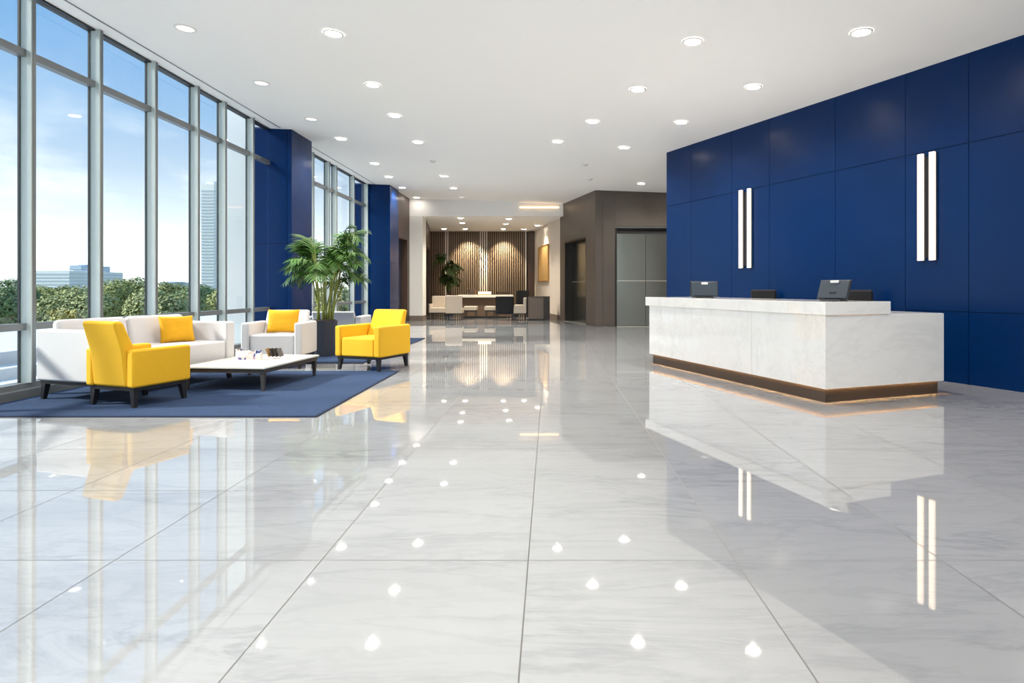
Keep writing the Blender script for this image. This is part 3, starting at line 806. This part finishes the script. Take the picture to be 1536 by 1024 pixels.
# ================================================================ PALM
def frond_mesh(bm, base, az, length, rise, droop, nleaf=17, leaf=.3, start=.35, width=.018, up=True):
    pts = []
    n = 22
    d = Vector((math.cos(az), math.sin(az), 0))
    for i in range(n + 1):
        t = i / n
        pts.append(base + d * (length * (t * .35 + t * t * .65)) + Vector((0, 0, rise * math.sin(min(t * 1.25, PI / 2 * 1.0) ) - droop * max(0, t - .4) ** 2 * 2.4)))
    tube(bm, pts[::2], .009, .003, 5, 1)
    side = Vector((-d.y, d.x, 0))
    for k in range(nleaf):
        t = start + (1 - start) * (k + .5) / nleaf
        i = min(int(t * n), n - 1); f = t * n - i
        p = pts[i].lerp(pts[i + 1], f); tan = (pts[i + 1] - pts[i]).normalized()
        L = leaf * (math.sin(PI * (.18 + .74 * (k + .5) / nleaf)) ** .7)
        for sg in (-1, 1):
            dirv = (tan * random.uniform(.55, .85) + side * sg * random.uniform(.7, 1.0) + Vector((0, 0, random.uniform(-.05, .35)))).normalized()
            nrm = dirv.cross(tan).normalized()
            wv = dirv.cross(nrm).normalized()
            prev = None; q = p.copy(); dv = dirv.copy(); m = 5
            for s in range(m + 1):
                a = s / m; wdt = width * (math.sin(PI * min(.12 + a * .88, 1)) ** .8) + .0008
                l, r_ = bm.verts.new(q - wv * wdt), bm.verts.new(q + wv * wdt)
                if prev: bm.faces.new([prev[0], prev[1], r_, l])
                prev = (l, r_); dv = (dv + Vector((0, 0, -.16))).normalized(); q = q + dv * (L / m)
random.seed(11)
PP = Vector((-4.12, 10.95, RZ))
palm = thing('potted_palm', 'tall green areca palm in a charcoal faceted planter beside the navy column', 'potted plant', PP)
bm = B()
cyl(bm, (0, 0), .185, 0, .645, 8, .232, rot=PI / 8); po = obj('planter', bm, M['pot'], palm)
bm = B(); cyl(bm, (0, 0), .205, .646, .66, 16, .19); obj('soil', bm, M['soil'], palm)
canes = []
for k in range(16):
    a = random.uniform(0, 2 * PI); r0 = random.uniform(.02, .15); r1_ = r0 + random.uniform(.0, .20)
    h = random.uniform(1.1, 1.92)
    b0 = Vector((r0 * math.cos(a), r0 * math.sin(a), .64)); b1 = Vector((r1_ * math.cos(a), r1_ * math.sin(a), h)); mid_ = b0.lerp(b1, .5) + Vector((-.02 * math.cos(a), -.02 * math.sin(a), 0))
    bm = B(); tube(bm, [b0, b0.lerp(mid_, .5), mid_, mid_.lerp(b1, .5), b1], .017, .010, 7); obj('cane', bm, M['cane'], palm, smooth=True)
    canes.append((b1, a))
for b1, a in canes:
    for q in range(4):
        az = a + random.uniform(-.9, .9) if q else a + random.uniform(-.4, .4)
        bm = B(); tall = random.random()
        frond_mesh(bm, b1 - Vector((0, 0, .05)), az, random.uniform(.3, .68) * (1 - .4 * tall), .3 + .72 * tall, random.uniform(.15, .5), nleaf=20, leaf=random.uniform(.26, .38), width=.0095)
        obj('frond', bm, [M['frond'], M['cane']], palm)

# ================================================================ LOUNGE FURNITURE (far)
def simple_seat(name, label, cat, loc, rz, W, D, fab, seat_h, back_h, arm_h=None, group=None, legs='black_wood', back_fab=None):
    t = thing(name, label, cat, loc, rz, group)
    w, d = W / 2, D / 2
    bx('seat', (-w + .01, w - .01, -d, d - .08, .27, seat_h), fab, t, .02)
    bx('backrest', (-w, w, d - .12, d, .27, back_h), back_fab or fab, t, .03)
    bx('frame', (-w, w, -d + .02, d - .02, .235, .27), M['black_wood'], t)
    for sx, sy in ((-1, -1), (1, -1), (1, 1), (-1, 1)):
        bm = B(); box(bm, sx * (w - .03) - .014, sx * (w - .03) + .014, sy * (d - .05) - .014, sy * (d - .05) + .014, 0, .235); obj('leg', bm, M[legs], t)
    if arm_h:
        for sg in (-1, 1):
            xa, xb = sorted((sg * w, sg * (w - .08))); bx('arm', (xa, xb, -d + .02, d - .12, .27, arm_h), fab, t, .02)
    return t
simple_seat('lounge_sofa', 'low cream lounge sofa under the dark plant by the lounge opening', 'sofa', (xat(659, 24.3), 24.3, 0), 0, .72, .75, M['cream'], .46, .93, .62, back_fab=M['cream'])
simple_seat('lounge_chair', 'cream lounge chair with its tall back turned toward the hall', 'chair', (xat(682.5, 23.5), 23.5, 0), PI, .64, .66, M['cream'], .46, .97)
simple_seat('lounge_chair', 'black lounge chair with its back turned toward the hall', 'chair', (xat(757.5, 23.5), 23.5, 0), PI, .68, .66, M['black_fabric'], .46, .93)
simple_seat('lounge_chair', 'white lounge chair turned sideways next to the taupe cabinet', 'chair', (xat(780.5, 23.5), 23.5, 0), -PI / 2, .6, .5, M['cream'], .5, .88, .6)
simple_seat('lounge_chair', 'brown lounge chair behind the white console table', 'chair', (xat(754.5, 26.6), 26.6, 0), 0, .56, .6, M['brown_fabric'], .5, 1.10)
simple_seat('lounge_chair', 'dark lounge chair behind the white lounge chair', 'chair', (xat(784, 26.3), 26.3, 0), 0, .54, .6, M['black_fabric'], .5, 1.15)
def ottoman(label, px, Y, W):
    t = thing('ottoman', label, 'ottoman', (xat(px, Y), Y, 0), 0, 'cream ottomans before the console table')
    bx('cushion_top', (-W / 2, W / 2, -.28, .28, .36, .52), M['cream'], t, .025)
    bx('frame', (-W / 2 + .02, W / 2 - .02, -.26, .26, .31, .36), M['black_wood'], t)
    for sx, sy in ((-1, -1), (1, -1), (1, 1), (-1, 1)):
        bm = B(); box(bm, sx * (W / 2 - .05) - .014, sx * (W / 2 - .05) + .014, sy * .22 - .014, sy * .22 + .014, 0, .31); obj('leg', bm, M['black_wood'], t)
ottoman('cream ottoman next to the tall cream lounge chair', 706.5, 24.3, .5)
ottoman('cream ottoman next to the black lounge chair', 735.5, 24.3, .42)
YT = 25.4
tb = thing('console_table', 'long white-topped console table in the middle of the lounge', 'table', (xat(722, YT), YT, 0))
bx('tabletop', (-.92, 1.35, -.35, .35, .86, .97), M['table_top'], tb, .006, seg=2)
bx('body', (-.8, 1.2, -.2, .25, .06, .86), M['brown_fabric'], tb)
bx('foot', (-.7, 1.1, -.15, .2, 0, .06), M['black_wood'], tb)
TT = .9705
lampx = xat(727, YT)
lt = thing('table_lamp', 'low glowing glass table lamp on the white console table', 'table lamp', (lampx, YT, TT))
bx('lamp_base', (-.28, .28, -.09, .09, 0, .03), M['gold'], lt)
bx('lamp_shade', (-.27, .27, -.08, .08, .03, .13), M['lamp_glow'], lt, .02)
bw = thing('planter_box', 'round dark brown bowl on the white console table', 'bowl', (xat(708, YT), YT, TT))
bm = B(); cyl(bm, (0, 0), .14, 0, .2, 24, .22); obj('bowl_body', bm, M['walnut'], bw, .02)
bm = B(); cyl(bm, (0, 0), .19, .2, .215, 24, .18); obj('bowl_filling', bm, M['soil'], bw)
cb = thing('reception_cabinet', 'taupe box cabinet at the lounge side wall under the canvas', 'cabinet', (xat(808.5, 23.3), 23.3, 0))
bx('body', (-.42, .42, 0, .62, .04, .90), M['taupe'], cb)
bx('door', (-.415, .17, -.02, 0, .05, .89), M['taupe'], cb); bx('door', (.178, .415, -.02, 0, .05, .89), M['plinth'], cb)
bx('cabinet_top', (-.43, .43, -.025, .63, .90, .925), M['walnut'], cb)
bx('plinth', (-.4, .4, .03, .6, 0, .04), M['black_wood'], cb)
# painting on the cream wall
def ru(px):
    r = (px - PX) / F
    return (R0.x - r * R0.y) / (r * rd.y - rd.x)
u0, u1 = sorted((ru(824), ru(809)))
pm = (u0 + u1) / 2; pp = rpt(pm, 0)
prot = math.atan2(rd.y, rd.x)
pt = thing('framed_canvas', 'ochre canvas in a slim brass frame on the cream lounge wall', 'painting', (pp[0], pp[1], EYE + .28), prot)
hwp = (u1 - u0) / 2; hp = 1.62
yi = -1 if Vector((math.cos(prot + PI / 2), math.sin(prot + PI / 2))).dot(-rn) < 0 else 1
def pb(name, xa, xb, ya, yb, z0, z1, m):
    ys = sorted((ya * yi, yb * yi)); return bx(name, (xa, xb, ys[0], ys[1], z0, z1), m, pt)
pb('canvas', -hwp + .05, hwp - .05, .004, .045, .05, hp - .05, M['canvas'])
bm = B()
for xa, xb, z0, z1 in ((-hwp, hwp, 0, .05), (-hwp, hwp, hp - .05, hp), (-hwp, -hwp + .05, .05, hp - .05), (hwp - .05, hwp, .05, hp - .05)):
    ys = sorted((.003 * yi, .07 * yi)); box(bm, xa, xb, ys[0], ys[1], z0, z1)
obj('frame', bm, M['gold'], pt)
# dark plant
random.seed(21)
dp = thing('potted_tree', 'dark bushy indoor plant in front of the slatted wall', 'potted plant', (xat(674, 27.2), 27.2, 0))
bm = B(); cyl(bm, (0, 0), .2, 0, .6, 20, .26); obj('planter', bm, M['pot'], dp)
bm = B(); cyl(bm, (0, 0), .23, .6, .615, 20, .22); obj('soil', bm, M['soil'], dp)
bm = B()
heads = []
for k in range(5):
    a = k * 2.4; r_ = .1 + .06 * k; h = 1.5 + .27 * k
    tube(bm, [(.05 * math.cos(a), .05 * math.sin(a), .6), (.06 * math.cos(a), .06 * math.sin(a), 1.0), (r_ * math.cos(a), r_ * math.sin(a), h)], .035, .02, 7); heads.append(Vector((r_ * math.cos(a), r_ * math.sin(a), h)))
obj('trunk', bm, M['bark'], dp, smooth=True)
for hd in heads:
    for k in range(7):
        bm = B(); frond_mesh(bm, hd, random.uniform(0, 2 * PI), random.uniform(.3, .5), random.uniform(-.05, .35), random.uniform(.2, .6), nleaf=10, leaf=.3, start=.15, width=.034)
        obj('frond', bm, [M['dark_leaf'], M['bark']], dp)

# ================================================================ OUTSIDE
GZ = -9.0
bm = B(); box(bm, -1500, 300, -400, 2200, GZ - 1, GZ); struct(obj('ground', bm, M['grass']))
struct(bx('ground_bounce', (-30, 30, -40, -6.2, -.3, -.05), M['concrete']))  # unseen pale slab added to bounce sunlight up to the ceiling
bx_t = thing('terrace', 'white stepped terrace ledge outside below the windows', 'terrace', (-7.9, 6, 0))
bx('deck', (-1.6, 1.5, -12, 12, -.5, -.25), M['terrace'], bx_t)
bx('bounce_deck', (-15, -1.9, -26, 34, -.9, -.5), M['terrace'], bx_t)  # wide pale deck added to throw daylight up onto the ceiling
bx('parapet', (-1.9, -1.6, -12, 12, -.6, .14), M['terrace'], bx_t)
bx('step', (-1.6, -1.1, -12, 12, -.25, -.08), M['terrace'], bx_t)
op = thing('pillar', 'broad pale concrete pillar outside the glass next to the navy column', 'pillar', (-7.3, 14.2, 0))
bx('shaft', (-.36, .30, -.3, .3, -.25, 6.0), M['concrete'], op, .05)
# trees
def tree_mesh(seed, R, H, m):
    random.seed(seed)
    bm = B()
    lobes = [(Vector((random.uniform(-.55, .55) * R, random.uniform(-.55, .55) * R, H - R * .75 + random.uniform(-.55, .35) * R)), R * random.uniform(.38, .6)) for _ in range(9)]
    lobes.append((Vector((0, 0, H - R * .8)), R * .75))
    for c, r in lobes:
        cnt = int(1500 * (r / (R * .5)) ** 2)
        for _ in range(cnt):
            v = Vector((random.gauss(0, 1), random.gauss(0, 1), random.gauss(0, 1))).normalized()
            p = c + v * r * random.uniform(.8, 1.04)
            s = random.uniform(.07, .16) * R / 3.4
            n_ = (v + Vector((random.uniform(-.7, .7), random.uniform(-.7, .7), random.uniform(-.3, .7)))).normalized()
            a = n_.orthogonal().normalized(); b = n_.cross(a); ang_ = random.uniform(0, PI)
            a, b = a * math.cos(ang_) + b * math.sin(ang_), -a * math.sin(ang_) + b * math.cos(ang_)
            bm.faces.new([bm.verts.new(p + a * s), bm.verts.new(p + b * s * .7), bm.verts.new(p - a * s), bm.verts.new(p - b * s * .7)])
    me_f = bpy.data.meshes.new('crown'); bm.to_mesh(me_f); bm.free(); me_f.materials.append(m)
    bm = B(); tube(bm, [(0, 0, 0), (.1, 0, H * .3), (0, .1, H * .62)], .32, .18, 8)
    for k in range(4):
        a = k * 1.6; tube(bm, [(0, 0, H * .45), (R * .3 * math.cos(a), R * .3 * math.sin(a), H * .7)], .14, .06, 6)
    me_t = bpy.data.meshes.new('trunk'); bm.to_mesh(me_t); bm.free(); me_t.materials.append(M['bark'])
    return me_f, me_t
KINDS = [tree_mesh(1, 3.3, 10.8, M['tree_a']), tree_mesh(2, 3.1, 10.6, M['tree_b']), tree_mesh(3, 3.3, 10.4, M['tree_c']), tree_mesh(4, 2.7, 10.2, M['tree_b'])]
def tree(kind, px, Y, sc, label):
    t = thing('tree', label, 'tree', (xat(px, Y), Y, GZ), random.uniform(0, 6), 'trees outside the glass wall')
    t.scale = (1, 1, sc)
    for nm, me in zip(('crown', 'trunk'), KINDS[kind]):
        o = bpy.data.objects.new(nm, me); COL.objects.link(o); o.parent = t
random.seed(5)
for k, px, Y, sc, l in [
    (1, 8, 46, 1.05, 'tall dark green tree seen through the first pane, nearest the picture edge'),
    (0, 66, 53, .97, 'rounded olive tree low in the second pane'),
    (2, 128, 46, .98, 'pale olive tree beside the second mullion'),
    (1, 112, 66, .98, 'green tree rising below the distant blue-grey tower'),
    (0, 180, 60, 1.05, 'full olive tree filling the third pane'),
    (3, 205, 76, 1.03, 'small green tree at the edge of the third pane'),
    (2, 252, 47, .97, 'pale tree in the fourth pane above the sofa back'),
    (1, 292, 62, 1.0, 'green tree low in the fourth pane beside its mullion'),
    (3, 312, 70, 1.03, 'green tree under the white tower'),
    (1, 22, 68, 1.0, 'distant green tree behind the mullion of the first pane'),
    (2, 72, 78, 1.0, 'distant pale tree below the low white building'),
    (0, 268, 82, 1.03, 'distant olive tree below the low skyline'),
    (0, 352, 54, 1.0, 'olive tree just in front of the white tower foot'),
    (2, 500, 50, .98, 'pale tree seen through the second window behind the palm'),
    (0, 545, 62, 1.02, 'olive tree seen through the second window near the second column'),
    (3, 466, 66, 1.0, 'green tree behind the palm fronds outside the second window')]:
    tree(k, px, Y, sc, l)
# far canopy nobody could count
random.seed(9)
bm = B()
for i in range(5200):
    Y = random.uniform(85, 190); px = random.uniform(-260, 620)
    p = Vector((xat(px, Y), Y, GZ + 8.6 + 1.5 * mnoise.noise(Vector((px * .03, Y * .05, 0))) - random.random() ** 2 * 4))
    s = random.uniform(.7, 1.6)
    a = Vector((random.gauss(0, 1), random.gauss(0, 1), random.gauss(0, .5))).normalized(); b = a.orthogonal().normalized()
    bm.faces.new([bm.verts.new(p + a * s), bm.verts.new(p + b * s), bm.verts.new(p - a * s), bm.verts.new(p - b * s)])
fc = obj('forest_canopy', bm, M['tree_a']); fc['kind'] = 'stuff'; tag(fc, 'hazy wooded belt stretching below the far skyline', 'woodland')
# buildings
def building(name, label, px0, px1, ytop, Y, depth, m, floors, band='tower_glass'):
    X0, X1 = xat(px0, Y), xat(px1, Y); H = EYE + (PY - ytop) / F * Y - GZ
    t = thing(name, label, 'building', ((X0 + X1) / 2, Y, GZ))
    w = (X1 - X0) / 2
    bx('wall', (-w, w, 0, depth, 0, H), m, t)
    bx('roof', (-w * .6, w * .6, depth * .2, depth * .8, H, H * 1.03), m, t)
    for k in range(floors):
        z = H * (.12 + .84 * (k + .3) / floors)
        bm = B(); hh = H * .84 / floors * .42
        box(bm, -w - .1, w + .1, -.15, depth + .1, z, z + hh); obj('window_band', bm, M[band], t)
    return t
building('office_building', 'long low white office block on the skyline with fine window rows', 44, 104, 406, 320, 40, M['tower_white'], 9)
building('office_tower', 'squat haze-tinted blue-grey office tower beside the long low block', 104.5, 122, 398, 385, 25, M['tower_blue'], 10)
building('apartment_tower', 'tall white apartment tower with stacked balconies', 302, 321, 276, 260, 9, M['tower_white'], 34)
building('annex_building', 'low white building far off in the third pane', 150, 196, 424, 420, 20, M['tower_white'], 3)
building('hall_building', 'low haze-tinted blue-grey building far off below the fourth pane sky', 240, 262, 423, 430, 20, M['tower_blue'], 3)

# ================================================================ RENDER SETTINGS
S.view_settings.view_transform = 'Standard'; S.view_settings.look = 'None'; S.view_settings.gamma = 1; S.view_settings.use_curve_mapping = False
S.view_settings.exposure = 1.66
S.cycles.use_denoising = True
S.cycles.max_bounces = 10; S.cycles.diffuse_bounces = 5; S.cycles.glossy_bounces = 5; S.cycles.transparent_max_bounces = 12
S.cycles.caustics_reflective = True; S.cycles.blur_glossy = .6; S.cycles.caustics_refractive = False
S.cycles.sample_clamp_indirect = 8
